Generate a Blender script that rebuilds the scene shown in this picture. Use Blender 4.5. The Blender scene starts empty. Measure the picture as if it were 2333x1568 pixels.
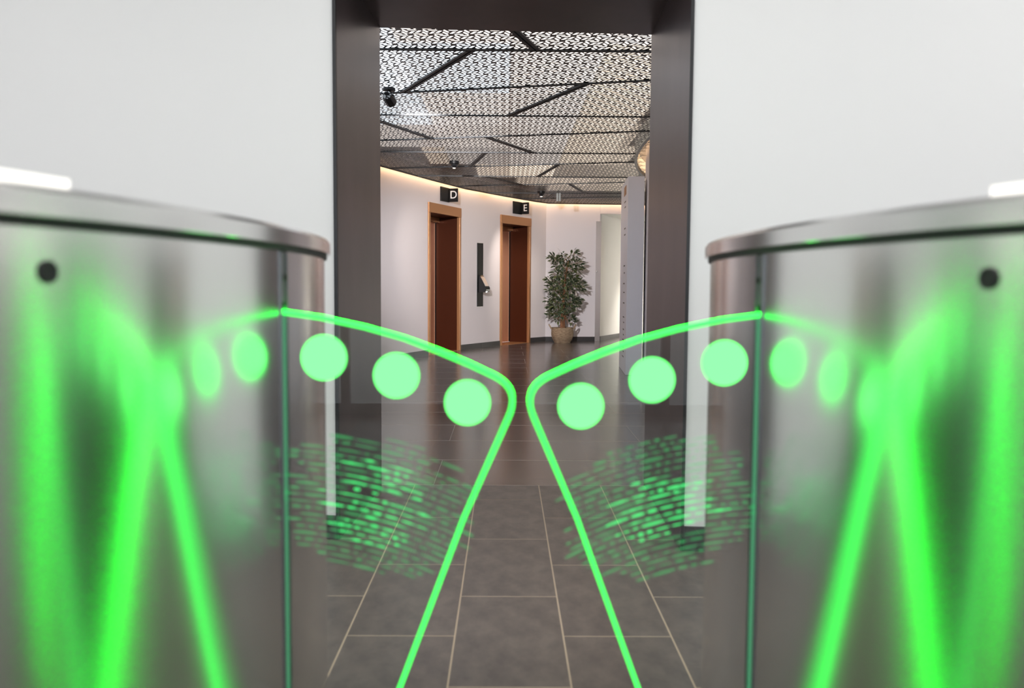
import bpy, bmesh, math, random
from mathutils import Vector, Matrix
from mathutils.geometry import delaunay_2d_cdt

PI = math.pi
random.seed(7)
scn = bpy.context.scene
C = scn.collection

# ------------------------------------------------------------------ camera
FPX = 1944.0                      # focal length in pixels of the 2333 px wide frame
EYE = 0.98
cam_d = bpy.data.cameras.new('camera')
cam = bpy.data.objects.new('camera', cam_d)
C.objects.link(cam)
cam_d.sensor_fit = 'HORIZONTAL'
cam_d.sensor_width = 36.0
cam_d.lens = FPX / 2333.0 * 36.0
cam_d.clip_start = 0.02
cam.matrix_world = (Matrix.Translation((0, 0, EYE))
                    @ Matrix.Rotation(-14.5 / FPX, 4, 'Z')
                    @ Matrix.Rotation(PI / 2 - math.atan(134 / FPX), 4, 'X')
                    @ Matrix.Rotation(0.0065, 4, 'Z'))
cam_d.dof.use_dof = True
cam_d.dof.focus_distance = 7.0
cam_d.dof.aperture_fstop = 3.6
scn.camera = cam

# ------------------------------------------------------------------ world, exposure
scn.view_settings.view_transform = 'Standard'
scn.view_settings.look = 'None'
scn.view_settings.gamma = 1.0
scn.view_settings.use_curve_mapping = False
scn.view_settings.exposure = 0.88
w = bpy.data.worlds.new('daylight')
scn.world = w
w.use_nodes = True
bg = w.node_tree.nodes['Background']
bg.inputs[0].default_value = (0.86, 0.93, 1.0, 1)
bg.inputs[1].default_value = 1.5

HALL_LAMP = 7.1          # recessed ceiling lamps of the entrance hall
PLENUM = 1.0             # multiplies the light panels above the lattice ceiling
COVE = 9.0               # warm led strips along the lobby walls

# ------------------------------------------------------------------ materials
def mat(name, col, rough=0.5, metal=0.0, spec=0.5, emit=None, estr=0.0, noise=None, bump=None, aniso=0.0):
    m = bpy.data.materials.new(name)
    m.use_nodes = True
    nt = m.node_tree
    b = nt.nodes['Principled BSDF']
    b.inputs['Base Color'].default_value = (*col, 1)
    b.inputs['Roughness'].default_value = rough
    b.inputs['Metallic'].default_value = metal
    b.inputs['Specular IOR Level'].default_value = spec
    if aniso:
        b.inputs['Anisotropic'].default_value = aniso
        b.inputs['Anisotropic Rotation'].default_value = 0.25      # brushed level, so reflections stretch upright
        tg = nt.nodes.new('ShaderNodeTangent'); tg.direction_type = 'RADIAL'; tg.axis = 'Z'
        nt.links.new(tg.outputs[0], b.inputs['Tangent'])
    if emit:
        b.inputs['Emission Color'].default_value = (*emit, 1)
        b.inputs['Emission Strength'].default_value = estr
    tc = None
    if noise or bump:
        tc = nt.nodes.new('ShaderNodeTexCoord')
    if noise:                      # (scale vector, amount, second colour)
        sc, lo, col2 = noise
        mp = nt.nodes.new('ShaderNodeMapping'); mp.inputs['Scale'].default_value = sc
        nz = nt.nodes.new('ShaderNodeTexNoise'); nz.inputs['Scale'].default_value = 1; nz.inputs['Detail'].default_value = 6
        nz.inputs['Roughness'].default_value = 0.6
        rp = nt.nodes.new('ShaderNodeValToRGB')
        rp.color_ramp.elements[0].position = lo; rp.color_ramp.elements[0].color = (*col2, 1)
        rp.color_ramp.elements[1].position = 1 - lo; rp.color_ramp.elements[1].color = (*col, 1)
        nt.links.new(tc.outputs['Object'], mp.inputs['Vector'])
        nt.links.new(mp.outputs[0], nz.inputs['Vector'])
        nt.links.new(nz.outputs['Fac'], rp.inputs[0])
        nt.links.new(rp.outputs[0], b.inputs['Base Color'])
    if bump:                       # (scale vector, strength, distance)
        sc, st, di = bump
        mp = nt.nodes.new('ShaderNodeMapping'); mp.inputs['Scale'].default_value = sc
        nz = nt.nodes.new('ShaderNodeTexNoise'); nz.inputs['Scale'].default_value = 1; nz.inputs['Detail'].default_value = 4
        bp = nt.nodes.new('ShaderNodeBump'); bp.inputs['Strength'].default_value = st; bp.inputs['Distance'].default_value = di
        nt.links.new(tc.outputs['Object'], mp.inputs['Vector'])
        nt.links.new(mp.outputs[0], nz.inputs['Vector'])
        nt.links.new(nz.outputs['Fac'], bp.inputs['Height'])
        nt.links.new(bp.outputs[0], b.inputs['Normal'])
    return m

def emitter(name, col, st):
    m = bpy.data.materials.new(name); m.use_nodes = True
    nt = m.node_tree; nt.nodes.clear()
    e = nt.nodes.new('ShaderNodeEmission'); e.inputs[0].default_value = (*col, 1); e.inputs[1].default_value = st
    o = nt.nodes.new('ShaderNodeOutputMaterial'); nt.links.new(e.outputs[0], o.inputs[0])
    return m

def see_through(name, tint, gloss_rough=0.0, add=None, fac=None):
    """clear sheet: transparent body with fresnel reflection; or emission mixed with transparency"""
    m = bpy.data.materials.new(name); m.use_nodes = True
    nt = m.node_tree; nt.nodes.clear()
    t = nt.nodes.new('ShaderNodeBsdfTransparent'); t.inputs[0].default_value = (*tint, 1)
    mx = nt.nodes.new('ShaderNodeMixShader')
    o = nt.nodes.new('ShaderNodeOutputMaterial')
    if add is None:
        g = nt.nodes.new('ShaderNodeBsdfGlossy'); g.inputs['Roughness'].default_value = gloss_rough
        fr = nt.nodes.new('ShaderNodeFresnel'); fr.inputs[0].default_value = 1.5
        nt.links.new(fr.outputs[0], mx.inputs[0])
        nt.links.new(t.outputs[0], mx.inputs[1]); nt.links.new(g.outputs[0], mx.inputs[2])
    else:
        e = nt.nodes.new('ShaderNodeEmission'); e.inputs[0].default_value = (*add[0], 1); e.inputs[1].default_value = add[1]
        mx.inputs[0].default_value = fac
        nt.links.new(t.outputs[0], mx.inputs[1]); nt.links.new(e.outputs[0], mx.inputs[2])
    nt.links.new(mx.outputs[0], o.inputs[0])
    return m

M = {}
M['wall'] = mat('white_paint', (0.79, 0.797, 0.805), 0.75, spec=0.2)
M['lobby_wall'] = mat('lilac_white_paint', (0.76, 0.725, 0.755), 0.6, spec=0.25, bump=((300, 300, 300), 0.04, 0.002))
M['niche'] = mat('niche_paint', (0.74, 0.74, 0.72), 0.7, spec=0.2)
M['slab'] = mat('plenum_paint', (0.75, 0.73, 0.72), 0.8)
M['portal'] = mat('dark_bronze_sheet', (0.13, 0.10, 0.105), 0.36, 0.65, noise=((3, 3, 1.5), 0.3, (0.09, 0.072, 0.076)))
M['portal_edge'] = mat('black_edge_steel', (0.03, 0.03, 0.032), 0.4, 0.4)
M['tile'] = mat('grey_brown_tile', (0.15, 0.124, 0.108), 0.40, spec=0.4, noise=((14, 9, 6), 0.36, (0.088, 0.073, 0.066)),
                bump=((90, 6, 30), 0.25, 0.002))
M['tile2'] = mat('dark_lobby_tile', (0.105, 0.09, 0.085), 0.2, spec=0.5, noise=((2.5, 9, 6), 0.25, (0.08, 0.068, 0.066)),
                 bump=((4, 40, 20), 0.12, 0.002))
M['grout'] = mat('beige_grout', (0.50, 0.40, 0.30), 0.9)
M['grout2'] = mat('grey_grout', (0.40, 0.35, 0.31), 0.8)
M['skirting'] = mat('charcoal_skirting_tile', (0.04, 0.04, 0.042), 0.35)
M['lattice'] = mat('black_lattice_metal', (0.028, 0.026, 0.028), 0.33, 0.3)
M['rail'] = mat('black_rail', (0.02, 0.023, 0.027), 0.45, 0.2)
M['rim'] = mat('grey_rim', (0.33, 0.36, 0.36), 0.5)
M['cove'] = emitter('warm_led', (1.0, 0.62, 0.33), COVE)
M['copper'] = mat('copper_frame', (0.50, 0.25, 0.115), 0.38, 0.5)
M['copper_door'] = mat('copper_door', (0.97, 0.53, 0.34), 0.35, 0.3)
M['brown'] = mat('dark_brown_reveal', (0.07, 0.016, 0.005), 0.4, 0.3)
M['black'] = mat('black_plastic', (0.008, 0.008, 0.009), 0.45, spec=0.25)
M['black_gloss'] = mat('black_gloss', (0.01, 0.01, 0.011), 0.06, spec=0.7)
M['letter'] = mat('white_letter', (0.9, 0.9, 0.9), 0.5)
M['steel'] = mat('brushed_steel', (0.80, 0.79, 0.775), 0.2, 1.0, aniso=0.78)
M['lid_steel'] = mat('lid_steel', (0.78, 0.77, 0.76), 0.2, 1.0, aniso=0.6)
M['chrome'] = mat('steel_trim', (0.85, 0.85, 0.86), 0.2, 0.9)
M['slot'] = mat('dark_slot_steel', (0.16, 0.16, 0.17), 0.3, 0.8)
M['gasket'] = mat('black_gasket', (0.008, 0.008, 0.009), 0.6)
M['glass'] = see_through('wing_acrylic', (0.965, 0.985, 0.97))
M['window'] = see_through('window_glass', (0.96, 0.97, 0.97))
M['edge'] = emitter('green_edge_band', (0.045, 1.0, 0.095), 1.35)
M['edge_face'] = emitter('green_edge_face', (0.012, 1.0, 0.03), 12.0)     # the cut edge sends out most of the light
M['dot'] = emitter('green_dot_light', (0.12, 1.0, 0.17), 1.5)
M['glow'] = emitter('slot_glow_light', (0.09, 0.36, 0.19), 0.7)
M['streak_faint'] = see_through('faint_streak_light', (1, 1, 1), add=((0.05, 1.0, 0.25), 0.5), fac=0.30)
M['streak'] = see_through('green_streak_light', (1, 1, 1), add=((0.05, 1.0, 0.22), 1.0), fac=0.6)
M['pylon'] = mat('cool_white_lacquer', (0.86, 0.88, 0.97), 0.4)
M['white'] = mat('white_lacquer', (0.85, 0.85, 0.85), 0.4)
M['wicker'] = mat('seagrass', (0.40, 0.30, 0.20), 0.85, noise=((16, 16, 110), 0.36, (0.17, 0.115, 0.07)), bump=((30, 30, 160), 0.8, 0.01))
M['bark'] = mat('bark', (0.26, 0.12, 0.055), 0.8, noise=((40, 40, 12), 0.3, (0.14, 0.06, 0.028)))
M['leaf'] = mat('leaf_green', (0.022, 0.045, 0.022), 0.42)
M['leaf2'] = mat('leaf_olive', (0.05, 0.07, 0.016), 0.4)
M['leafrim'] = mat('leaf_cream', (0.30, 0.32, 0.20), 0.5)
M['soil'] = mat('potting_soil', (0.06, 0.04, 0.03), 0.95)
M['hall_lamp'] = emitter('hall_lamp_light', (1.0, 0.975, 0.94), HALL_LAMP)
M['spot_face'] = emitter('spot_lens', (1.0, 0.55, 0.25), 2.0)
M['pad'] = mat('reader_pad', (0.9, 0.88, 0.84), 0.2, emit=(1.0, 0.97, 0.9), estr=0.5)

# ------------------------------------------------------------------ helpers
def link(name, me, m=None, parent=None, loc=None, mats=None):
    o = bpy.data.objects.new(name, me)
    C.objects.link(o)
    if m and me and not me.materials:
        me.materials.append(M[m] if isinstance(m, str) else m)
    if parent:
        o.parent = parent
    if loc is not None:
        o.location = loc
    return o

def bm_obj(name, bm, m, parent=None, loc=None, smooth=None):
    bmesh.ops.recalc_face_normals(bm, faces=bm.faces)
    me = bpy.data.meshes.new(name)
    bm.to_mesh(me); bm.free()
    if smooth:
        for p in me.polygons: p.use_smooth = True
        me.set_sharp_from_angle(angle=math.radians(smooth))
    return link(name, me, m, parent, loc)

def empty(name, loc=(0, 0, 0), rz=0, parent=None):
    o = bpy.data.objects.new(name, None)
    C.objects.link(o); o.location = loc; o.rotation_euler = (0, 0, rz)
    o.empty_display_size = 0.1
    if parent: o.parent = parent
    return o

def tag(o, label=None, cat=None, group=None, kind=None):
    if label: o['label'] = label
    if cat: o['category'] = cat
    if group: o['group'] = group
    if kind: o['kind'] = kind
    return o

def add_box(bm, x0, x1, y0, y1, z0, z1, mtx=None, bev=0.0):
    r = bmesh.ops.create_cube(bm, size=1)
    vs = r['verts']
    for v in vs:
        v.co = Vector(((x0 + x1) / 2 + v.co.x * (x1 - x0), (y0 + y1) / 2 + v.co.y * (y1 - y0), (z0 + z1) / 2 + v.co.z * (z1 - z0)))
    if bev:
        es = list({e for v in vs for e in v.link_edges})
        rb = bmesh.ops.bevel(bm, geom=es, offset=bev, segments=2, affect='EDGES', profile=0.5)
        vs = list({v for f in rb['faces'] for v in f.verts} | {v for v in vs if v.is_valid})
    if mtx is not None:
        bmesh.ops.transform(bm, matrix=mtx, verts=[v for v in vs if v.is_valid])

def add_prism(bm, pts, z0, z1, cap=True):
    lo = [bm.verts.new((x, y, z0)) for x, y in pts]
    hi = [bm.verts.new((x, y, z1)) for x, y in pts]
    n = len(pts)
    for i in range(n):
        j = (i + 1) % n
        bm.faces.new((lo[i], lo[j], hi[j], hi[i]))
    if cap:
        bm.faces.new(list(reversed(lo))); bm.faces.new(hi)

def add_wall(bm, a, b, z0, z1, thick):
    """slab from a to b in plan; its visible face lies on a-b, thickness goes to the left of a->b"""
    a = Vector(a); b = Vector(b); d = (b - a).normalized(); n = Vector((-d.y, d.x)) * thick
    add_prism(bm, [a, b, b + n, a + n], z0, z1)

def add_tube(bm, pts, rads, seg=8, cap=True):
    rings = []
    pts = [Vector(p) for p in pts]
    for i, p in enumerate(pts):
        t = (pts[min(i + 1, len(pts) - 1)] - pts[max(i - 1, 0)]).normalized()
        u = t.cross(Vector((0.31, 0.95, 0.05)))
        if u.length < 1e-3: u = t.cross(Vector((1, 0, 0)))
        u.normalize(); v = t.cross(u)
        r = rads[i] if isinstance(rads, (list, tuple)) else rads
        rings.append([bm.verts.new(p + (u * math.cos(2 * PI * k / seg) + v * math.sin(2 * PI * k / seg)) * r) for k in range(seg)])
    for i in range(len(rings) - 1):
        for k in range(seg):
            l = (k + 1) % seg
            bm.faces.new((rings[i][k], rings[i][l], rings[i + 1][l], rings[i + 1][k]))
    if cap:
        bm.faces.new(rings[0]); bm.faces.new(list(reversed(rings[-1])))

def add_lathe(bm, prof, seg=24, c=(0, 0, 0)):
    rings = []
    for r, z in prof:
        if r < 1e-5:
            rings.append([bm.verts.new((c[0], c[1], c[2] + z))])
        else:
            rings.append([bm.verts.new((c[0] + r * math.cos(2 * PI * k / seg), c[1] + r * math.sin(2 * PI * k / seg), c[2] + z)) for k in range(seg)])
    for a, b in zip(rings[:-1], rings[1:]):
        for k in range(seg):
            l = (k + 1) % seg
            if len(a) == 1 and len(b) == 1: continue
            if len(a) == 1: bm.faces.new((a[0], b[l], b[k]))
            elif len(b) == 1: bm.faces.new((a[k], a[l], b[0]))
            else: bm.faces.new((a[k], a[l], b[l], b[k]))

def box_obj(name, dims, m, parent=None, bev=0.0, loc=None, smooth=None):
    bm = bmesh.new(); add_box(bm, *dims, bev=bev)
    return bm_obj(name, bm, m, parent, loc, smooth)

# ------------------------------------------------------------------ plan of the place (metres, camera above the origin)
# dark portal through the wall between entrance hall and lift lobby
PL0, PL1 = Vector((-0.633, 3.235)), Vector((-0.597, 4.085))      # left jamb, front and back
PR0, PR1 = Vector((0.653, 3.112)), Vector((0.688, 4.165))        # right jamb
PORTAL_Z = 2.178
CEIL = 2.40
HALL_Z = 3.0
fd = (PR0 - PL0).normalized()                                    # direction of the hall wall
def on_front(x): return PL0 + fd * ((x - PL0.x) / fd.x)
bd = (PR1 - PL1).normalized()
def on_back(x): return PL1 + bd * ((x - PL1.x) / bd.x)

# curved lobby wall, from left front to the far end
WALL = [Vector(p) for p in [(-3.3, 4.0), (-3.02, 5.6), (-2.62, 7.3), (-2.10, 9.0), (-1.535, 10.53), (-1.076, 11.775), (-0.681, 12.762),
                            (-0.100, 13.786), (0.414, 14.605), (0.693, 14.95), (1.643, 15.03)]]
NICHE_A, NICHE_B = Vector((1.643, 15.03)), Vector((2.60, 17.13))
# elliptical core on the right
CX, CY = 3.27, 8.30
def core(a, b, n=72, t0=0.0, t1=2 * PI):
    return [Vector((CX + a * math.cos(t0 + (t1 - t0) * i / n), CY + b * math.sin(t0 + (t1 - t0) * i / n))) for i in range(n)]

# ------------------------------------------------------------------ floor
floor = empty('floor'); tag(floor, 'grey brown tiled floor running from the entrance hall into the lift lobby', kind='structure')
GR = 0.0045
bm = bmesh.new(); add_box(bm, -3.7, 3.7, -4.1, 4.13, -0.05, -0.0006)
bm_obj('grout_bed', bm, 'grout', floor)
bm = bmesh.new(); add_box(bm, -3.7, 6.0, 4.13, 17.6, -0.05, -0.00015)
bm_obj('grout_bed', bm, 'grout2', floor)
def tile_mesh(name, w, l, m, g, bev=0.0005, gy=None):
    bm = bmesh.new()
    x, y = w / 2 - g / 2, l / 2 - (gy or g) / 2
    b = bev
    lo = [bm.verts.new((sx * x, sy * y, -0.012)) for sx, sy in ((-1, -1), (1, -1), (1, 1), (-1, 1))]
    mid = [bm.verts.new((sx * x, sy * y, -b)) for sx, sy in ((-1, -1), (1, -1), (1, 1), (-1, 1))]
    hi = [bm.verts.new((sx * (x - b), sy * (y - b), 0)) for sx, sy in ((-1, -1), (1, -1), (1, 1), (-1, 1))]
    for i in range(4):
        j = (i + 1) % 4
        bm.faces.new((lo[i], lo[j], mid[j], mid[i])); bm.faces.new((mid[i], mid[j], hi[j], hi[i]))
    bm.faces.new(hi)
    me = bpy.data.meshes.new(name); bm.to_mesh(me); bm.free(); me.materials.append(M[m])
    return me
TW, TL = 0.3035, 0.6095
tA = tile_mesh('tile', TW, TL, 'tile', GR)
rest = bmesh.new()
def rest_quad(x0, x1, y0, y1):
    rest.faces.new([rest.verts.new(p) for p in ((x0, y0, 0), (x1, y0, 0), (x1, y1, 0), (x0, y1, 0))])
for c in range(-12, 13):
    xc = 0.0145 + c * TW
    for r in range(-11, 5):
        y0 = 2.022 + r * TL + (TL / 2 if c % 2 else 0)
        y1 = min(y0 + TL, 4.13)
        if y1 - y0 < 0.05: continue
        cut = y1 - y0 < TL - 0.01
        if abs(c) <= 4 and y0 > 0.0 and not cut:
            link('tile', tA, None, floor, (xc, (y0 + y1) / 2, random.uniform(-0.0001, 0.0001)))
        elif abs(c) <= 4 and cut:
            link('tile', tile_mesh('tile', TW, y1 - y0, 'tile', GR), None, floor, (xc, (y0 + y1) / 2, 0))
        else:
            rest_quad(xc - TW / 2 + GR / 2, xc + TW / 2 - GR / 2, y0 + GR / 2, y1 - GR / 2)
o = bm_obj('tile_field', rest, 'tile', floor); tag(o, kind='stuff')
LW, LL = 1.2, 0.6
tB = tile_mesh('tile', LW, 0.598, 'tile2', 0.002, 0.0001, 0.0075)
rest = bmesh.new()
for r in range(0, 22):
    y0 = 4.133 + r * 0.598
    for c in range(-4, 6):
        xc = 0.25 + c * LW + (LW / 2 if r % 2 else 0.0)
        yc = y0 + 0.299
        if abs(xc) > 0.19 * yc + 0.75 or yc > 16.6:
            rest_quad(xc - LW / 2, xc + LW / 2 - 0.003, y0, y0 + 0.595)
        else:
            link('tile', tB, None, floor, (xc, yc, 0))
o = bm_obj('tile_field', rest, 'tile2', floor); tag(o, kind='stuff')

# ------------------------------------------------------------------ entrance hall shell
def hall_wall(name, x_in, x_out, base_name, label):
    a = on_front(x_in); b = on_front(x_out)
    if x_out < x_in: a, b = b, a
    xb = x_in + (PL1.x - PL0.x if x_out < x_in else PR1.x - PR0.x)
    ai = on_back(xb); bi = on_back(x_out)
    bm = bmesh.new()
    q = [a, b, (bi if x_out > x_in else ai), (ai if x_out > x_in else bi)]
    add_prism(bm, q, 0, HALL_Z)
    o = bm_obj(name, bm, 'wall'); tag(o, label, kind='structure')
    # skirting tiles on the hall side
    s = empty(base_name); tag(s, 'charcoal skirting tiles along the hall wall', kind='structure')
    n = int((b - a).length / 0.6) + 1
    nn = Vector((fd.y, -fd.x))
    for i in range(n):
        p = (a + fd * 0.6 * i) if x_out > x_in else (b - fd * 0.6 * (i + 1))
        e = p + fd * 0.6
        if x_out > x_in and (e - a).length > (b - a).length: e = b
        if x_out < x_in and (b - p).length > (b - a).length: p = a
        p2, e2 = p + fd * 0.0015, e - fd * 0.0015
        bm = bmesh.new(); add_prism(bm, [p2 + nn * 0.011, e2 + nn * 0.011, e2 + nn * 0.001, p2 + nn * 0.001], 0.0005, 0.092)
        bm_obj('skirting_tile', bm, 'skirting', s)
TH = 0.012                         # portal lining thickness
hall_wall('wall_hall_left', PL0.x - TH, -3.6, 'baseboard_hall_left', 'white painted hall wall on the left of the dark portal')
hall_wall('wall_hall_right', PR0.x + TH, 3.6, 'baseboard_hall_right', 'white painted hall wall on the right of the dark portal')
# wall above the portal
bm = bmesh.new()
add_prism(bm, [on_front(PL0.x - TH), on_front(PR0.x + TH), on_back(PR1.x + TH - .035), on_back(PL1.x - TH - .036)], PORTAL_Z + TH + 0.001, HALL_Z)
tag(bm_obj('wall_above_portal', bm, 'wall'), 'white wall above the dark portal', kind='structure')

portal = empty('trim_1', (0, 0, 0)); tag(portal, 'dark bronze metal lining of the portal to the lift lobby', kind='structure')
out = -Vector((-fd.y, fd.x)) * 0.014           # lining stands proud of the hall wall
lx = Vector((-TH, 0)); rx = Vector((TH, 0))
bm = bmesh.new(); add_prism(bm, [PL0, PL1, PL1 + lx, PL0 + lx], 0.0005, PORTAL_Z); bm_obj('jamb_lining', bm, 'portal', portal)
bm = bmesh.new(); add_prism(bm, [PR0, PR0 + rx, PR1 + rx, PR1], 0.0005, PORTAL_Z); bm_obj('jamb_lining', bm, 'portal', portal)
bm = bmesh.new(); add_prism(bm, [PL0 + lx, PR0 + rx, PR1 + rx, PL1 + lx], PORTAL_Z, PORTAL_Z + TH); bm_obj('soffit_lining', bm, 'portal', portal)
bm = bmesh.new(); add_prism(bm, [PL0 + out, PL0 - out * .05, PL0 + lx - out * .05, PL0 + lx + out], 0.0005, PORTAL_Z); bm_obj('front_edge', bm, 'portal_edge', portal)
bm = bmesh.new(); add_prism(bm, [PR0 + out, PR0 + rx + out, PR0 + rx - out * .05, PR0 - out * .05], 0.0005, PORTAL_Z); bm_obj('front_edge', bm, 'portal_edge', portal)
bm = bmesh.new(); add_prism(bm, [PL0 + lx + out, PR0 + rx + out, PR0 + rx - out * .05, PL0 + lx - out * .05], PORTAL_Z + .0002, PORTAL_Z + TH); bm_obj('front_edge', bm, 'portal_edge', portal)

# rest of the hall: side walls, glazed rear wall, ceiling with recessed lamps
bm = bmesh.new(); add_box(bm, -3.7, -3.6, -4.1, 4.2, 0, HALL_Z); tag(bm_obj('wall_hall_side_left', bm, 'wall'), 'white side wall of the hall left of the gates', kind='structure')
bm = bmesh.new(); add_box(bm, 3.6, 3.7, -4.1, 4.2, 0, HALL_Z); tag(bm_obj('wall_hall_side_right', bm, 'wall'), 'white side wall of the hall right of the gates', kind='structure')
win = empty('window_1', (0, -4.05, 0)); tag(win, 'tall glazed entrance front behind the gates', kind='structure')
for i in range(6):
    x0 = -3.6 + i * 1.2
    box_obj('mullion', (x0 - .03 if i else x0, x0 + .03, -.04, .04, 0, HALL_Z), 'portal_edge', win)
    box_obj('pane', (x0 + .031, x0 + 1.169, -.006, .006, 0.09, HALL_Z - .061), 'window', win)
box_obj('mullion', (3.57, 3.6, -.04, .04, 0, HALL_Z), 'portal_edge', win)
box_obj('sill_rail', (-3.57, 3.57, -.039, .039, 0.001, 0.089), 'portal_edge', win)
box_obj('head_rail', (-3.57, 3.57, -.039, .039, HALL_Z - .06, HALL_Z - .001), 'portal_edge', win)
bm = bmesh.new(); add_box(bm, -12, 12, -24, -4.105, -.06, -.01); tag(bm_obj('floor_outside', bm, mat('pavement', (.3, .29, .28), .9)), 'pale grey pavement outside the glazed entrance', kind='structure')
hc = empty('ceiling_hall', (0, 0, HALL_Z)); tag(hc, 'white ceiling of the entrance hall', kind='structure')
bm = bmesh.new(); add_box(bm, -3.7, 3.7, -4.1, 4.2, 0.001, 0.1); bm_obj('slab', bm, 'wall', hc)
for i, (lxx, lyy) in enumerate([(-2.2, 1.6), (0, 1.6), (2.2, 1.6), (-2.2, -1.2), (0, -1.2), (2.2, -1.2)]):
    L = empty('ceiling_lamp', (lxx, lyy, HALL_Z))
    tag(L, ['recessed square lamp in hall ceiling over the left gate', 'recessed square lamp in hall ceiling over the lane', 'recessed square lamp in hall ceiling over the right gate',
            'recessed square lamp in hall ceiling behind the left gate', 'recessed square lamp in hall ceiling behind the lane', 'recessed square lamp in hall ceiling behind the right gate'][i], 'lamp', 'recessed hall lamps')
    bm = bmesh.new()
    for d in ((-.45, .45, -.45, -.42), (-.45, .45, .42, .45), (-.45, -.42, -.42, .42), (.42, .45, -.42, .42)): add_box(bm, *d, -.012, -.001)
    bm_obj('frame', bm, 'white', L)
    box_obj('diffuser', (-.419, .419, -.419, .419, -.008, -.002), 'hall_lamp', L)

# ------------------------------------------------------------------ lift lobby shell
def seg_frame(i):
    a, b = WALL[i], WALL[i + 1]
    d = (b - a).normalized(); n_in = Vector((d.y, -d.x))       # n_in points into the lobby
    return a, b, d, n_in
wl = empty('wall_left'); tag(wl, 'curved pale lilac lobby wall with the two lifts', kind='structure')
TOP = 2.62
def wall_piece(parent, a, b, z0, z1, m='lobby_wall', th=0.12):
    bm = bmesh.new(); add_wall(bm, a, b, z0, z1, th)
    return bm_obj('wall_panel', bm, m, parent)
LIFT = {5: ('D', 0), 7: ('E', 1)}     # wall segments that hold a lift
DOOR_Z = 2.11
for i in range(len(WALL) - 2):
    a, b, d, n = seg_frame(i)
    if i in LIFT:
        wall_piece(wl, a, b, DOOR_Z, TOP)
    else:
        wall_piece(wl, a, b, 0, TOP)
we = empty('wall_end'); tag(we, 'pale flat end wall of the lobby behind the potted tree', kind='structure')
wall_piece(we, WALL[-2], WALL[-1] - Vector((0.002, 0)), 0, TOP)
wall_piece(we, WALL[-1], Vector((3.2, 15.16)), 2.24, TOP)
wn = empty('wall_niche'); tag(wn, 'off-white wall of the corridor recess at the lobby end', kind='structure')
wall_piece(wn, NICHE_A + Vector((0.03, .125)), NICHE_B, 0, 2.24, 'niche')
wall_piece(wn, NICHE_B, NICHE_B + Vector((1.4, 0)), 0, 2.24, 'niche')
wall_piece(wn, NICHE_B + Vector((1.0, 0)), Vector((3.6, 12.0)), 0, TOP, 'niche')
bm = bmesh.new(); add_prism(bm, [NICHE_A + Vector((0.0, .13)), Vector((3.7, 15.2)), Vector((3.7, 17.2)), NICHE_B + Vector((-.1, .05))], 2.241, 2.29); bm_obj('recess_ceiling', bm, 'niche', wn)
bm = bmesh.new(); add_wall(bm, Vector((3.6, 12.6)), Vector((5.9, 11.6)), 0, TOP, .1)
add_wall(bm, Vector((5.9, 11.6)), Vector((5.9, 4.0)), 0, TOP, .1)
tag(bm_obj('wall_right', bm, 'lobby_wall'), 'lobby wall behind the rounded core', kind='structure')
bm = bmesh.new(); add_wall(bm, Vector((5.9, 4.3)), Vector((3.61, 4.3)), 0, TOP, .1); 
tag(bm_obj('wall_front', bm, 'lobby_wall'), 'lobby wall beside the portal, facing the lifts', kind='structure')

# skirting along the lobby
def skirting(parent, a, b, L=0.6):
    d = (b - a).normalized(); n = Vector((d.y, -d.x)); tot = (b - a).length
    k = max(1, math.ceil(tot / L - 0.05))
    for i in range(k):
        p = a + d * (i * tot / k + 0.0015); e = a + d * ((i + 1) * tot / k - 0.0015)
        bm = bmesh.new(); add_prism(bm, [p + n * 0.001, p + n * .012, e + n * .012, e + n * 0.001], 0.0005, 0.082)
        bm_obj('skirting_tile', bm, 'skirting', parent)
bl = empty('baseboard_left'); tag(bl, 'charcoal skirting tiles along the curved lift wall', kind='structure')
for i in (3, 4, 6, 8): skirting(bl, WALL[i], WALL[i + 1])
be = empty('baseboard_end'); tag(be, 'charcoal skirting tiles along the end wall and recess', kind='structure')
skirting(be, WALL[-2], WALL[-1], 0.5); skirting(be, NICHE_A + Vector((0.03, .125)), NICHE_B)

# core wall
bm = bmesh.new(); add_prism(bm, core(1.80, 4.40), 0.0, 2.62, cap=False)
o = bm_obj('wall_core', bm, 'lobby_wall', smooth=30); tag(o, 'rounded white core wall behind the tall white pylon', kind='structure')

# ------------------------------------------------------------------ lattice ceiling
ceiling = empty('ceiling', (0, 0, 0)); tag(ceiling, 'backlit black metal lattice ceiling of the lift lobby', kind='structure')
bm = bmesh.new(); add_box(bm, -3.6, 6.0, 4.2, 17.3, 2.626, 3.0); bm_obj('plenum_slab', bm, 'slab', ceiling)
LA = 0.116
V1, V2 = Vector((LA, 0)), Vector((-LA / 2, LA * 0.8660))
def slot_quads():
    qs = []
    for (c, th) in ((Vector((0, 0)), 120), (Vector((LA / 2, 0)), 60), (Vector((LA * .75, -LA * .433)), 0)):
        t = math.radians(th); u = Vector((math.cos(t), math.sin(t))); v = Vector((-u.y, u.x))
        for s in (-1, 1):
            k = c + u * (0.0155 * s) + v * (0.0128 * s)
            L, W, sk = 0.0265, 0.0088, 0.0052
            qs.append([k - u * L - v * W - u * sk, k + u * L - v * W - u * sk, k + u * L + v * W + u * sk, k - u * L + v * W + u * sk])
    return qs
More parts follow.
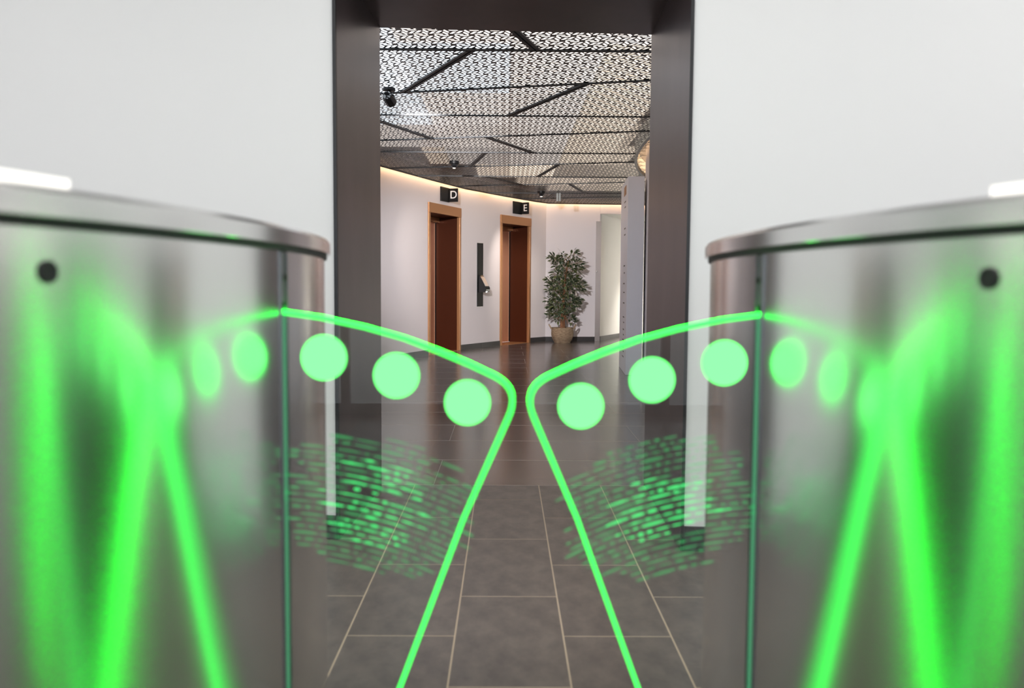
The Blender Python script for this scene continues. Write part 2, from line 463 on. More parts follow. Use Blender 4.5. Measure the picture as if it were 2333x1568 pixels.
def lattice_cell():
    q0 = slot_quads()
    vs, fs = [], []
    for i in range(-3, 4):
        for j in range(-3, 4):
            off = V1 * i + V2 * j
            for q in q0:
                b = len(vs); vs += [p + off for p in q]; fs.append([b, b + 1, b + 2, b + 3])
    r = delaunay_2d_cdt(vs, [], fs, 0, 1e-6, True)
    vo, fo, orig = r[0], r[2], r[5]
    tris = []
    for f, og in zip(fo, orig):
        if og: continue
        c = sum((vo[k] for k in f), Vector((0, 0))) / len(f)
        j = c.y / V2.y; i = (c.x - j * V2.x) / LA
        if -1e-4 <= i < 1 - 1e-4 and -1e-4 <= j < 1 - 1e-4:
            tris.append([vo[k].copy() for k in f])
    return tris, q0
CELL, SLOTS = lattice_cell()
WALL_OFF = 0.075
clip_planes = []
for i in range(3, len(WALL) - 1):
    a, b, d, n = seg_frame(i)
    clip_planes.append((a + n * WALL_OFF, n))
CA, CB = 1.90, 4.50
def in_core(p): return ((p[0] - CX) / CA) ** 2 + ((p[1] - CY) / CB) ** 2 < 1
def lattice_panel(poly):
    """perforated sheet over a convex plan polygon (counter-clockwise)"""
    xs = [p[0] for p in poly]; ys = [p[1] for p in poly]
    planes = []
    for i in range(len(poly)):
        a = Vector(poly[i]); b = Vector(poly[(i + 1) % len(poly)]); d = (b - a).normalized()
        planes.append((a, Vector((-d.y, d.x))))
    allp = planes + clip_planes
    verts, faces = [], []
    j0, j1 = int(min(ys) / V2.y) - 2, int(max(ys) / V2.y) + 2
    TZ = 0.0016
    for j in range(j0, j1):
        for i in range(int((min(xs) - j * V2.x) / LA) - 2, int((max(xs) - j * V2.x) / LA) + 2):
            off = V1 * i + V2 * j
            cc = off + (V1 + V2) / 2
            if any((cc - p).dot(n) < -0.12 for p, n in allp): continue
            if in_core(cc): continue
            for t in CELL:
                b = len(verts); verts += [(p.x + off.x, p.y + off.y, CEIL) for p in t]
                faces.append(tuple(range(b, b + len(t))))
            for q in SLOTS:
                b = len(verts)
                verts += [(p.x + off.x, p.y + off.y, CEIL) for p in q] + [(p.x + off.x, p.y + off.y, CEIL + TZ) for p in q]
                for k in range(4):
                    l = (k + 1) % 4
                    faces.append((b + k, b + l, b + 4 + l, b + 4 + k))
    if not faces: return None
    me = bpy.data.meshes.new('lattice_panel'); me.from_pydata(verts, [], faces)
    bm = bmesh.new(); bm.from_mesh(me)
    for p, n in allp:
        near = any((v.co.xy - p).dot(n) < 0 for v in bm.verts)
        if not near: continue
        bmesh.ops.bisect_plane(bm, geom=bm.verts[:] + bm.edges[:] + bm.faces[:], plane_co=(p.x, p.y, 0), plane_no=(-n.x, -n.y, 0), clear_outer=True)
    bm.to_mesh(me); bm.free()
    if not me.polygons: bpy.data.meshes.remove(me); return None
    return link('lattice_panel', me, 'lattice', ceiling)
XL, XR = -3.2, 3.4
def seam_y(k, x):                 # even seams run straight across, odd ones slant
    if k % 2 == 0: return 5.26 + k
    return 5.25 + k - 0.245 * x * (1.0 if k < 6 else 1.1) - 0.02
DIAG = {-1: ((0.0, 4.75), (0.183, 5.277)), 0: ((-0.244, 5.32), (-0.74, 6.359)), 1: ((0.554, 6.109), (0.018, 7.247)), 2: ((-1.23, 7.26), (-0.709, 8.45)),
        3: ((-0.189, 8.315), (0.258, 9.20)), 4: ((-0.236, 9.30), (-0.45, 10.42)), 5: ((0.618, 10.06), (0.405, 11.25)), 6: ((-0.30, 11.26), (0.287, 12.28)),
        7: ((0.9, 12.1), (1.2, 13.2)), 8: ((0.75, 13.3), (0.65, 14.3)), 9: ((2.3, 13.9), (2.5, 15.0))}
def line_x(p, q, y): return p[0] + (q[0] - p[0]) * (y - p[1]) / (q[1] - p[1])
HW = 0.014
rails = []
for k in range(-1, 10):
    p, q = DIAG[k]
    # where the diagonal meets the seams below and above
    def meet(kk):
        x = p[0]
        for _ in range(12): x = line_x(p, q, max(seam_y(kk, x), 4.2))
        return Vector((x, max(seam_y(kk, x), 4.2)))
    A, B = meet(k), meet(k + 1)
    g = HW
    L0, L1 = Vector((XL, max(seam_y(k, XL), 4.2))), Vector((XL, max(4.25, seam_y(k + 1, XL))))
    R0, R1 = Vector((XR, max(seam_y(k, XR), 4.2))), Vector((XR, max(4.25, seam_y(k + 1, XR))))
    lattice_panel([L0, A, B, L1])
    lattice_panel([A, R0, R1, B])
    rails.append(('d', A, B))
    if k >= 0: rails.append(('s', L0, R0))
def rail(a, b, w, gap):
    """pair of slim black rails under a seam between lattice panels, stopped at the wall and the core"""
    d = (b - a).normalized(); L = (b - a).length
    ts = []
    N = 200
    for i in range(N + 1):
        t = L * i / N; p = a + d * t
        if not in_core(p) and all((p - q).dot(n) > 0.0 for q, n in clip_planes): ts.append(t)
    if not ts: return
    a2, b2 = a + d * min(ts), a + d * max(ts)
    n = Vector((-d.y, d.x))
    bm = bmesh.new()
    for s in (-1, 1):
        o1, o2 = n * s * gap, n * s * (gap + w)
        add_prism(bm, [a2 + o1, b2 + o1, b2 + o2, a2 + o2], CEIL - 0.010, CEIL - 0.0005)
    add_prism(bm, [a2 - n * gap * .98, b2 - n * gap * .98, b2 + n * gap * .98, a2 + n * gap * .98], CEIL - 0.004, CEIL - 0.001)
    bm_obj('seam_rail', bm, 'rail', ceiling)
for kind, a, b in rails:
    if kind == 'd': rail(a, b, 0.021, 0.006)
    else: rail(a, b, 0.012, 0.003)
# edge rims and led coves
def offset_poly(pts, off):
    res = []
    for i, p in enumerate(pts):
        ds = []
        if i > 0: ds.append((p - pts[i - 1]).normalized())
        if i < len(pts) - 1: ds.append((pts[i + 1] - p).normalized())
        ns = [Vector((d.y, -d.x)) for d in ds]
        n = sum(ns, Vector((0, 0))) / len(ns); n = n / n.length_squared
        res.append(p + n * off)
    return res
WP = WALL[3:]
WP = WP + [Vector((3.2, 15.16))]
def ribbon(bm, pa, pb, z0, z1):
    """solid band between two plan polylines"""
    for i in range(len(pa) - 1):
        add_prism(bm, [pa[i], pa[i + 1], pb[i + 1], pb[i]], z0, z1)
bm = bmesh.new(); ribbon(bm, offset_poly(WP, WALL_OFF), offset_poly(WP, WALL_OFF + .012), CEIL - .012, CEIL + 0.16)
bm_obj('edge_rim', bm, 'lattice', ceiling)
bm = bmesh.new(); ribbon(bm, offset_poly(WP, 0.002), offset_poly(WP, WALL_OFF + .012), CEIL + 0.161, CEIL + 0.175)
bm_obj('cove_top', bm, 'slab', ceiling)
bm = bmesh.new(); ribbon(bm, offset_poly(WP, WALL_OFF - .018), offset_poly(WP, WALL_OFF - .003), CEIL + 0.02, CEIL + 0.035)
bm_obj('cove_led', bm, 'cove', ceiling)
T0, T1 = 0.45 * PI, 1.55 * PI
def arc(a, b, n=64): return core(a, b, n, T0, T1)
bm = bmesh.new(); ribbon(bm, arc(CA + .03, CB + .03), arc(CA, CB), CEIL - .014, CEIL + 0.17); bm_obj('edge_rim', bm, 'rim', ceiling)
bm = bmesh.new(); ribbon(bm, arc(CA + .03, CB + .03), arc(1.803, 4.403), CEIL + 0.171, CEIL + 0.185); bm_obj('cove_top', bm, 'slab', ceiling)
bm = bmesh.new(); ribbon(bm, arc(CA - .002, CB - .002), arc(CA - .006, CB - .006), CEIL + 0.03, CEIL + 0.165); bm_obj('cove_led', bm, emitter('core_cove_glow', (1.0, 0.66, 0.38), 0.75), ceiling)  # glowing band over the rim paints the warm cove light

# light panels above the lattice
def light_panel(x0, x1, y0, y1, col, st, lab, z=2.60):
    m = emitter('plenum_light', col, st * PLENUM)
    o = box_obj('light_panel', (x0, x1, y0, y1, z, z + .025), m)
    tag(o, lab, 'lamp', 'light panels above the lattice ceiling')
WARM, NEUT, COOL = (1.0, 0.82, 0.65), (1.0, 0.89, 0.81), (0.84, 0.92, 1.0)
ROWS = [(4.35, 5.85, 'first'), (5.86, 7.35, 'second'), (7.36, 8.80, 'third'), (8.81, 10.2, 'fourth'), (10.21, 11.6, 'fifth'), (11.61, 13.0, 'sixth'), (13.01, 14.0, 'seventh'), (14.01, 14.75, 'eighth')]
COLS = [(-2.3, -0.75, 'left'), (-0.74, 0.02, 'inner left'), (0.03, 0.68, 'inner right'), (0.69, 1.30, 'right'), (1.31, 1.4, 'rightmost')]
LEVEL = [[(COOL, 2.0), (NEUT, 1.3), (NEUT, 1.15), (NEUT, 1.2), None],  # tint and strength stepped per panel to imitate the light's uneven spread
         [(COOL, 2.7), (COOL, 1.4), (NEUT, 1.1), (WARM, 1.1), None],
         [(COOL, 1.2), (NEUT, 1.0), (NEUT, 0.9), (WARM, 0.95), None],
         [(NEUT, 0.6), (NEUT, 0.75), (NEUT, 0.85), (WARM, 0.9), (WARM, 0.6)],
         [(WARM, 0.6), (NEUT, 0.50), (NEUT, 0.75), (WARM, 0.95), (WARM, 0.8)],
         [None, (WARM, 0.9), (WARM, 1.5), (WARM, 0.45), (WARM, 0.5)],
         [None, (WARM, 0.8), (WARM, 0.8), (WARM, 1.0), (WARM, 0.8)],
         [None, None, (WARM, 0.7), (WARM, 0.7), (WARM, 0.7)]]
CORE_COL = {3: 1.40, 4: 1.58, 5: 1.92, 6: 2.5, 7: 2.6}
def wall_x(y):
    for p_, q_ in zip(WALL[:-1], WALL[1:]):
        if p_.y <= y <= q_.y: return p_.x + (q_.x - p_.x) * (y - p_.y) / (q_.y - p_.y)
    return WALL[0].x
for ri, ((y0, y1, rn), lv) in enumerate(zip(ROWS, LEVEL)):
    for (x0, x1, cn), q in zip(COLS, lv):
        if q is None: continue
        x0 = max(x0, wall_x(y1) + 0.12)
        if cn == 'rightmost': x1 = CORE_COL[ri]
        if x1 - x0 < 0.05: continue
        light_panel(x0, x1, y0, y1, q[0], q[1], 'flat light panel above the lattice ceiling, %s row from the portal, %s column' % (rn, cn))

# ------------------------------------------------------------------ lobby lights: track spot and two ceiling domes with added light
def spot(name, loc, target, power, col, size, blend, rad):
    l = bpy.data.lights.new(name, 'SPOT'); l.energy = power; l.color = col; l.spot_size = size; l.spot_blend = blend; l.shadow_soft_size = rad
    o = bpy.data.objects.new(name, l); C.objects.link(o); o.location = loc
    o.rotation_euler = (Vector(target) - Vector(loc)).to_track_quat('-Z', 'Y').to_euler()
    return o
SP = Vector((-0.855, 6.30, 2.325))
sp = empty('ceiling_spotlight', (SP.x, SP.y, CEIL)); tag(sp, 'black adjustable spotlight on the lattice ceiling beside the left jamb', 'spotlight')
aim = Vector((0.35, 14.6, 0.45)); adir = (aim - SP).normalized()
bm = bmesh.new(); add_lathe(bm, [(0, -.001), (.045, -.001), (.045, -.02), (.012, -.024), (.012, -.06), (0, -.06)], 20); bm_obj('mount', bm, 'black', sp, smooth=35)
bm = bmesh.new(); add_lathe(bm, [(0, -.06), (.03, -.06), (.042, -.03), (.044, .05), (.038, .052), (.036, .02), (0, .02)], 24)
o = bm_obj('head', bm, 'black_gloss', sp, smooth=35); o.location = SP - Vector((SP.x, SP.y, CEIL)); o.rotation_euler = adir.to_track_quat('Z', 'Y').to_euler()
bm = bmesh.new(); add_lathe(bm, [(0, .024), (.034, .024), (.034, .022), (0, .022)], 24)
o2 = bm_obj('lens', bm, 'spot_face', sp); o2.location = o.location; o2.rotation_euler = o.rotation_euler
ls = spot('spot_light', SP + adir * 0.07, aim, 720, (1.0, 0.96, 0.96), math.radians(47), 0.95, 0.03)
ls.parent = sp; ls.location = SP + adir * 0.07 - Vector((SP.x, SP.y, CEIL))
def downlight(x, y, lab, r, target, power):  # black domes; glowing lens and spot are added to light the lift doors
    e = empty('ceiling_dome', (x, y, CEIL - .0105)); tag(e, lab, 'lamp', 'round black domes on the lattice ceiling')
    bm = bmesh.new(); add_lathe(bm, [(0, 0), (r, 0), (r * 1.02, -.012), (r * .98, -.03), (r * .8, -.036), (0, -.036)], 28); bm_obj('base', bm, 'black', e, smooth=35)
    bm = bmesh.new(); add_lathe(bm, [(r * .78, -.0365)] + [(r * .78 * math.cos(t), -.0365 - r * .78 * math.sin(t)) for t in [PI / 2 * k / 8 for k in range(1, 8)]] + [(0, -.0365 - r * .76)], 28); bm_obj('eyeball', bm, 'black_gloss', e, smooth=60)
    bm = bmesh.new(); add_lathe(bm, [(0, 0), (r * .3, 0), (r * .28, -.003), (0, -.004)], 18)
    o = bm_obj('lens', bm, emitter('added_lens_glow', (1, .9, .8), 2.5), e); o.location = (0, 0, -.0366 - r * .78)
    l = spot('added_lift_spot', (0, 0, 0), (0, 0, -1), power, (1.0, 0.86, 0.74), math.radians(62), 0.8, 0.03)
    l.parent = e; l.location = (0, 0, -.06 - r * .78)
    l.rotation_euler = (Vector(target) - Vector((x, y, CEIL - .1))).to_track_quat('-Z', 'Y').to_euler()
downlight(-0.60, 9.86, 'round black dome with added light on lattice ceiling above lift sign D', 0.055, (-0.95, 12.3, 0.9), 22)
downlight(0.52, 12.9, 'round black dome with added light on lattice ceiling above lift sign E', 0.058, (0.1, 14.3, 0.9), 42)
ex = empty('reflection_strips', (0.80, 13.25, CEIL)); tag(ex, 'small grey twin strips imitating a reflection below lattice ceiling near end wall', 'bracket')  # grey strips standing in for a reflection
box_obj('strip', (-.032, -.006, -.008, .008, -.125, -.001), 'rim', ex); box_obj('strip', (.006, .032, -.008, .008, -.125, -.001), 'rim', ex)

# ------------------------------------------------------------------ lifts
def mtx_on_wall(i, t):
    """local x along the wall, local y into the wall, origin on the wall face at the floor"""
    a, b, d, n = seg_frame(i)
    p = a + (b - a) * t
    return p, math.atan2(d.y, d.x), (b - a).length
def lift(i, lab):
    p, rz, W = mtx_on_wall(i, 0.5)
    e = empty('lift', (p.x, p.y, 0), rz); tag(e, lab, 'lift', 'lifts in the curved wall')
    h = W / 2 - 0.003; D = 0.39; j = 0.055; hd = 0.135
    # casing stands 12 mm proud of the wall face (local -y is the lobby)
    for s in (-1, 1):
        x0, x1 = (-h, -h + j) if s < 0 else (h - j, h)
        box_obj('jamb', (x0, x1, -0.014, 0.03, 0.0005, DOOR_Z - hd), 'copper', e, bev=0.003)
        x0, x1 = (-h, -h + 0.03) if s < 0 else (h - 0.03, h)
        box_obj('side_reveal', (x0, x1, 0.031, D, 0.0005, DOOR_Z - 0.02), 'brown', e)
    box_obj('header', (-h, h, -0.018, 0.03, DOOR_Z - hd + .001, DOOR_Z), 'copper', e, bev=0.003)
    box_obj('soffit', (-h + .031, h - .031, 0.031, D - .001, DOOR_Z - hd, DOOR_Z - hd + .02), 'brown', e)
    box_obj('inner_lintel', (-h + .031, h - .031, D - .06, D - .002, DOOR_Z - hd - 0.07, DOOR_Z - hd - .001), 'copper', e)
    w2 = h - .031
    for s in (-1, 1):
        x0, x1 = (-w2, -0.002) if s < 0 else (0.002, w2)
        box_obj('door_leaf', (x0, x1, D, D + .03, 0.006, DOOR_Z - hd), 'copper_door', e)
    box_obj('shadow_gap', (w2 - .03, w2, D - .004, D - .0005, 0.006, DOOR_Z - hd - .075), 'gasket', e)
    box_obj('sill', (-h + .031, h - .031, 0.0, D - .001, -0.001, 0.004), 'copper', e)
    return e
lift(5, 'copper framed lift with brown recess under sign D')
lift(7, 'copper framed lift with brown recess under sign E')

def letter_mesh(ch, size, depth):
    cu = bpy.data.curves.new('letter', 'FONT'); cu.body = ch; cu.size = size; cu.extrude = depth; cu.align_x = 'CENTER'; cu.align_y = 'CENTER'; cu.offset = 0.0008
    to = bpy.data.objects.new('letter_tmp', cu); C.objects.link(to)
    dg = bpy.context.evaluated_depsgraph_get()
    me = bpy.data.meshes.new_from_object(to.evaluated_get(dg))
    bpy.data.objects.remove(to); bpy.data.curves.remove(cu)
    return me
def blade_sign(i, t, ch, z, lab, blade):
    p, rz, W = mtx_on_wall(i, t)
    e = empty('lift_sign', (p.x, p.y, z), rz); tag(e, lab, 'sign', 'blade signs over the lifts')
    box_obj('mount_plate', (-.26, 0.004, -.022, -.001, -.1, .1), 'black', e, bev=.002)
    box_obj('blade', (-.012, .008, -.022 - blade, -.023, -.095, .095), 'black', e, bev=.002)
    me = letter_mesh(ch, 0.155, 0.0012); me.materials.clear(); me.materials.append(M['letter'])
    lo = bpy.data.objects.new('letter', me); C.objects.link(lo); lo.parent = e
    # letter stands on the blade's face that looks back along the wall (local -x)
    lo.rotation_euler = (PI / 2, 0, -PI / 2); lo.location = (-.0135, -.022 - blade * 0.52, 0.0)
    return e
blade_sign(5, 0.60, 'D', 2.26, 'black blade sign with white letter D above the nearer lift', 0.135)
blade_sign(7, 0.66, 'E', 2.255, 'black blade sign with white letter E above the farther lift', 0.135)

# call panel between the lifts
p, rz, W = mtx_on_wall(6, 0.47)
cp = empty('lift_call_panel', (p.x, p.y, 0), rz); tag(cp, 'tall black lift call panel with jutting keypad between the lifts', 'call panel')
box_obj('back_plate', (-.085, .085, -.012, -.001, 0.645, 1.625), 'black', cp, bev=.002)
box_obj('rim', (-.089, .089, -.004, -.0012, 0.641, 1.629), 'chrome', cp)
bm = bmesh.new()
prof = [(-.0125, 1.13), (-.03, 1.13), (-.15, 0.94), (-.15, 0.885), (-.125, 0.87), (-.0125, 0.865)]
l = [bm.verts.new((-.062, y, z)) for y, z in prof]; r_ = [bm.verts.new((.062, y, z)) for y, z in prof]
for a in range(len(prof)):
    b = (a + 1) % len(prof); bm.faces.new((l[a], l[b], r_[b], r_[a]))
bm.faces.new(l); bm.faces.new(list(reversed(r_)))
bmesh.ops.bevel(bm, geom=bm.edges[:], offset=.004, segments=2, affect='EDGES')
kp = bm_obj('keypad_housing', bm, 'black_gloss', cp, smooth=35)
bm = bmesh.new(); add_box(bm, -.05, .05, -.002, .0015, -.085, .085)
o = bm_obj('touch_screen', bm, 'chrome', kp); o.location = (0, -.0905, 1.035); o.rotation_euler = (math.radians(-32.3), 0, 0)
bm = bmesh.new(); add_lathe(bm, [(0, 0), (.014, 0), (.014, -.003), (0, -.003)], 16)
o = bm_obj('indicator_light', bm, emitter('indicator', (1, .95, .9), 3.0), kp); o.location = (-.02, -.1385, .8745); o.rotation_euler = (math.radians(-31), 0, 0)

# ------------------------------------------------------------------ end wall details
p = WALL[-1]
st = empty('corner_guard', (p.x, p.y, 0)); tag(st, 'brushed steel corner guard on the recess edge by the potted tree', 'corner guard')
bm = bmesh.new(); add_box(bm, -.075, 0.004, -.026, -.013, 0.001, 2.105, bev=.001); add_box(bm, 0.0035, .016, -.026, .08, 0.001, 2.105)
bm_obj('profile', bm, 'chrome', st)
bm = bmesh.new(); add_lathe(bm, [(0, 0), (.012, 0), (.012, .008), (0, .012)], 16); o = bm_obj('knob', bm, 'chrome', st); o.location = (-.045, -.027, 1.23); o.rotation_euler = (PI / 2, 0, 0)
tb = empty('wall_cylinder', (1.18, 14.90, 0)); tag(tb, 'brushed steel cylinder mounted on the end wall behind the potted tree', 'wall bin')
bm = bmesh.new(); add_lathe(bm, [(0, .52), (.052, .52), (.055, .525), (.055, .86), (.052, .865), (0, .865)], 24); bm_obj('tube', bm, 'chrome', tb, smooth=35)
box_obj('bracket', (-.03, .03, .05, .085, .56, .80), 'black', tb)
# recess downlight
dl = empty('recess_downlight', (2.75, 15.95, 2.2405)); tag(dl, 'round downlight in the ceiling of the recess at the lobby end', 'lamp')
bm = bmesh.new(); add_lathe(bm, [(.05, -.001), (.07, -.001), (.068, -.01), (.05, -.01)], 24); bm_obj('ring', bm, 'white', dl, smooth=35)
bm = bmesh.new(); add_lathe(bm, [(0, -.002), (.049, -.002), (.049, -.004), (0, -.004)], 24); bm_obj('lens', bm, emitter('downlight', (1, .93, .8), 6), dl)
s2 = spot('recess_spot', (0, 0, 0), (0, 0, -1), 300, (1, .93, .82), math.radians(95), 0.7, 0.04); s2.parent = dl; s2.location = (0, 0, -.02); s2.rotation_euler = (0, math.radians(-18), 0)

# white pylon in front of the core
py = empty('pylon', (1.318, 9.33, 0), math.radians(-3.6)); tag(py, 'tall narrow white pylon standing against the rounded core', 'pylon')
PZ = 2.165
box_obj('body', (0, .176, 0, 1.03, 0.001, PZ), 'pylon', py, bev=.004)
for z in [.17, .23, .28, .36, .42, .48, .56, .62, .78, .9, 1.0, 1.12, 1.2, 1.55, 1.62, 1.86, 1.92]:
    box_obj('label_mark', (-.002, -.0002, .30, .30 + random.uniform(.1, .22), z, z + .014), 'portal_edge', py)
box_obj('emblem_plate', (-.003, -.0002, .25, .55, 2.0, 2.1), 'copper', py)

# ------------------------------------------------------------------ potted tree
PX, PY = 0.972, 14.62
tree = empty('potted_tree', (PX, PY, 0.001)); tag(tree, 'variegated artificial fig tree in a woven basket before the end wall', 'potted plant')
bm = bmesh.new()
prof = [(0, 0)] + [(0.135 + .055 * math.sin(min(1, z / .16) * PI / 2) - max(0, z - .17) * .05, z) for z in [i * .262 / 22 for i in range(23)]]
prof = [(r + (0.004 if i % 2 else 0), z) for i, (r, z) in enumerate(prof)]
prof += [(.178, .262), (.172, .225), (0, .225)]
prof[0] = (0, 0)
add_lathe(bm, prof, 40); bask = bm_obj('basket', bm, 'wicker', tree, smooth=50)
for s in (-1, 1):
    bm = bmesh.new()
    pts = []
    for k in range(9):
        a = PI * k / 8
        pts.append((s * (.186 + .045 * math.sin(a)), .055 * math.cos(a), .235 + .075 * math.sin(a)))
    add_tube(bm, pts, .011, 8); bm_obj('handle', bm, 'wicker', bask, smooth=50)
bm = bmesh.new(); add_lathe(bm, [(0, .2262), (.17, .2262), (.165, .235), (0, .24)], 24); bm_obj('soil', bm, 'soil', tree)
S = 0.001247
def cz(y): return .25 + (1260 - y) * S
def cx_(x): return (x - 487) * S
trunk = bmesh.new()
for pts in ([(478, 1262, 0), (480, 1150, .01), (495, 1000, .0), (500, 850, -.02), (510, 700, .0), (520, 560, .01), (540, 440, 0), (560, 340, 0)],
            [(500, 1262, .02), (502, 1150, .01), (490, 1010, .02), (505, 800, .02), (515, 640, .0)]):
    n = len(pts)
    add_tube(trunk, [(cx_(x), d, cz(y)) for x, y, d in pts], [.034 - .026 * i / (n - 1) for i in range(n)], 9)
bm_obj('trunk', trunk, 'bark', tree, smooth=60)
CL = [(360, 310, 75, 55, 48), (470, 270, 60, 55, 30), (430, 390, 70, 45, 34), (560, 330, 60, 60, 28), (640, 245, 55, 50, 30), (700, 360, 55, 45, 26), (690, 450, 55, 35, 24), (590, 430, 60, 50, 26),
      (400, 520, 70, 50, 46), (500, 540, 90, 60, 60), (610, 560, 80, 55, 50), (320, 600, 60, 40, 28), (390, 660, 90, 60, 62), (520, 660, 90, 60, 60), (640, 660, 80, 50, 48), (725, 680, 60, 65, 40),
      (310, 720, 40, 50, 24), (420, 780, 100, 60, 62), (560, 770, 90, 60, 60), (340, 870, 70, 60, 50), (470, 880, 90, 60, 62), (590, 880, 80, 55, 50), (680, 870, 50, 50, 26),
      (350, 960, 60, 50, 34), (450, 980, 80, 55, 52), (560, 980, 80, 50, 46), (660, 930, 50, 40, 22), (370, 1050, 70, 40, 34), (470, 1060, 60, 45, 34), (330, 1095, 45, 20, 12), (560, 1060, 50, 40, 22), (605, 1115, 35, 45, 20), (630, 1170, 30, 25, 10), (420, 1130, 20, 40, 8)]
br = bmesh.new()
for (x, y, rx_, ry_, n) in CL:
    base = (505, min(y + 90, 1080))
    add_tube(br, [(cx_(base[0]), 0, cz(base[1])), (cx_((base[0] + x) / 2), random.uniform(-.04, .04), cz(y + 35)), (cx_(x), random.uniform(-.06, .06), cz(y))], [.007, .005, .0025], 5)
tag(bm_obj('branch', br, 'bark', tree), kind='stuff')
def leaf_geo(L, W):
    """folded leaf with a pale rim: returns verts and faces (rim faces listed last)"""
    ts = [0, .18, .42, .68, .88, 1]
    ws = [0.0, .62, 1.0, .78, .36, 0.0]
    V, F, R = [], [], []
    def ring(k):
        b = len(V)
        for t, wv in zip(ts, ws):
            x = W / 2 * wv * k; yy = L * (t if k == 1 else .06 + t * .86)
            V.append((x, yy, -.06 * L * t * t + abs(x) * .35)); V.append((-x, yy, -.06 * L * t * t + abs(x) * .35))
        return b
    a = ring(.87); b = ring(1)
    for i in range(5):
        F.append((a + 2 * i, a + 2 * i + 2, a + 2 * i + 3, a + 2 * i + 1))
        R.append((a + 2 * i, b + 2 * i, b + 2 * i + 2, a + 2 * i + 2)); R.append((a + 2 * i + 1, a + 2 * i + 3, b + 2 * i + 3, b + 2 * i + 1))
    return V, F, R
LV, LF, LR = leaf_geo(0.084, 0.042)
def leaf_mesh(m):
    me = bpy.data.meshes.new('leaf'); me.from_pydata(LV, [], LF + LR)
    me.materials.append(M[m]); me.materials.append(M['leafrim'])
    for i, p_ in enumerate(me.polygons): p_.material_index = 0 if i < len(LF) else 1
    return me
lm = [leaf_mesh('leaf'), leaf_mesh('leaf2')]
places = []
for (x, y, rx_, ry_, n) in CL:
    for _ in range(int(n * 0.95)):
        a = random.uniform(0, 2 * PI); q = math.sqrt(random.random())
        dx, dy = q * math.cos(a), q * math.sin(a)
        pos = Vector((cx_(x + dx * rx_), random.uniform(-1, 1) * .13 * math.sqrt(max(.05, 1 - q * q)), cz(y + dy * ry_)))
        outw = Vector((pos.x * 2.2 + dx * .5, pos.y * 2.5 + random.uniform(-.5, .25), -dy * .35 + random.uniform(-.45, .45)))
        if outw.length < .05: outw = Vector((.3, -.3, .2))
        rot = outw.to_track_quat('Y', 'Z').to_matrix().to_4x4() @ Matrix.Rotation(random.uniform(-.8, .8), 4, 'Y')
        places.append((pos, rot, random.uniform(.72, 1.2), 1 if random.random() < .28 else 0))
places.sort(key=lambda t: t[0].y - t[2] * .1)
for pos, rot, sc, k in places[:300]:
    o = link('leaf', lm[k], None, tree)
    o.matrix_local = Matrix.Translation(pos) @ rot @ Matrix.Scale(sc, 4)
V, F, MI = [], [], []
for pos, rot, sc, k in places[300:]:
    mt = Matrix.Translation(pos) @ rot @ Matrix.Scale(sc, 4); b = len(V)
    V += [tuple(mt @ Vector(v)) for v in LV]
    for i, f in enumerate(LF + LR): F.append(tuple(b + v for v in f)); MI.append((k if i < len(LF) else 2))
me = bpy.data.meshes.new('foliage'); me.from_pydata(V, [], F)
for m_ in ('leaf', 'leaf2', 'leafrim'): me.materials.append(M[m_])
me.polygons.foreach_set('material_index', MI)
tag(link('foliage', me, None, tree), kind='stuff')

# ------------------------------------------------------------------ flap gates
LANE = 0.022                        # lane centre line
EA, EB, EOFF, EY = 0.337, 0.78, 0.662, 1.25
NEAR = 1.115                       # the near half of the cabinet is a little longer
WY = 1.17                          # plane of the glass wings
GT = 0.010                         # glass thickness
BODY_Z = 1.0245
def ellipse(a, b, n=128):
    return [(a * math.cos(2 * PI * k / n), (b if k <= n / 2 else b * NEAR) * math.sin(2 * PI * k / n)) for k in range(n)]
def wing_outline():
    top = [(.362, .9475), (.33, .944), (.275, .9365), (.2136, .9235), (.16, .9085), (.112, .8915), (.07, .874), (.036, .858)]
    # rounded nose
    P0, P1, P2 = Vector((.036, .858)), Vector((-.004, .838)), Vector((.0155, .795))
    nose = []
    for k in range(1, 10):
        t = k / 10; nose.append(tuple(P0 * (1 - t) ** 2 + P1 * 2 * t * (1 - t) + P2 * t * t))
    low = [(.0155, .795), (.0765, .656), (.166, .412), (.292, .07), (.362, .07)]
    return top + nose + low
WO = wing_outline()
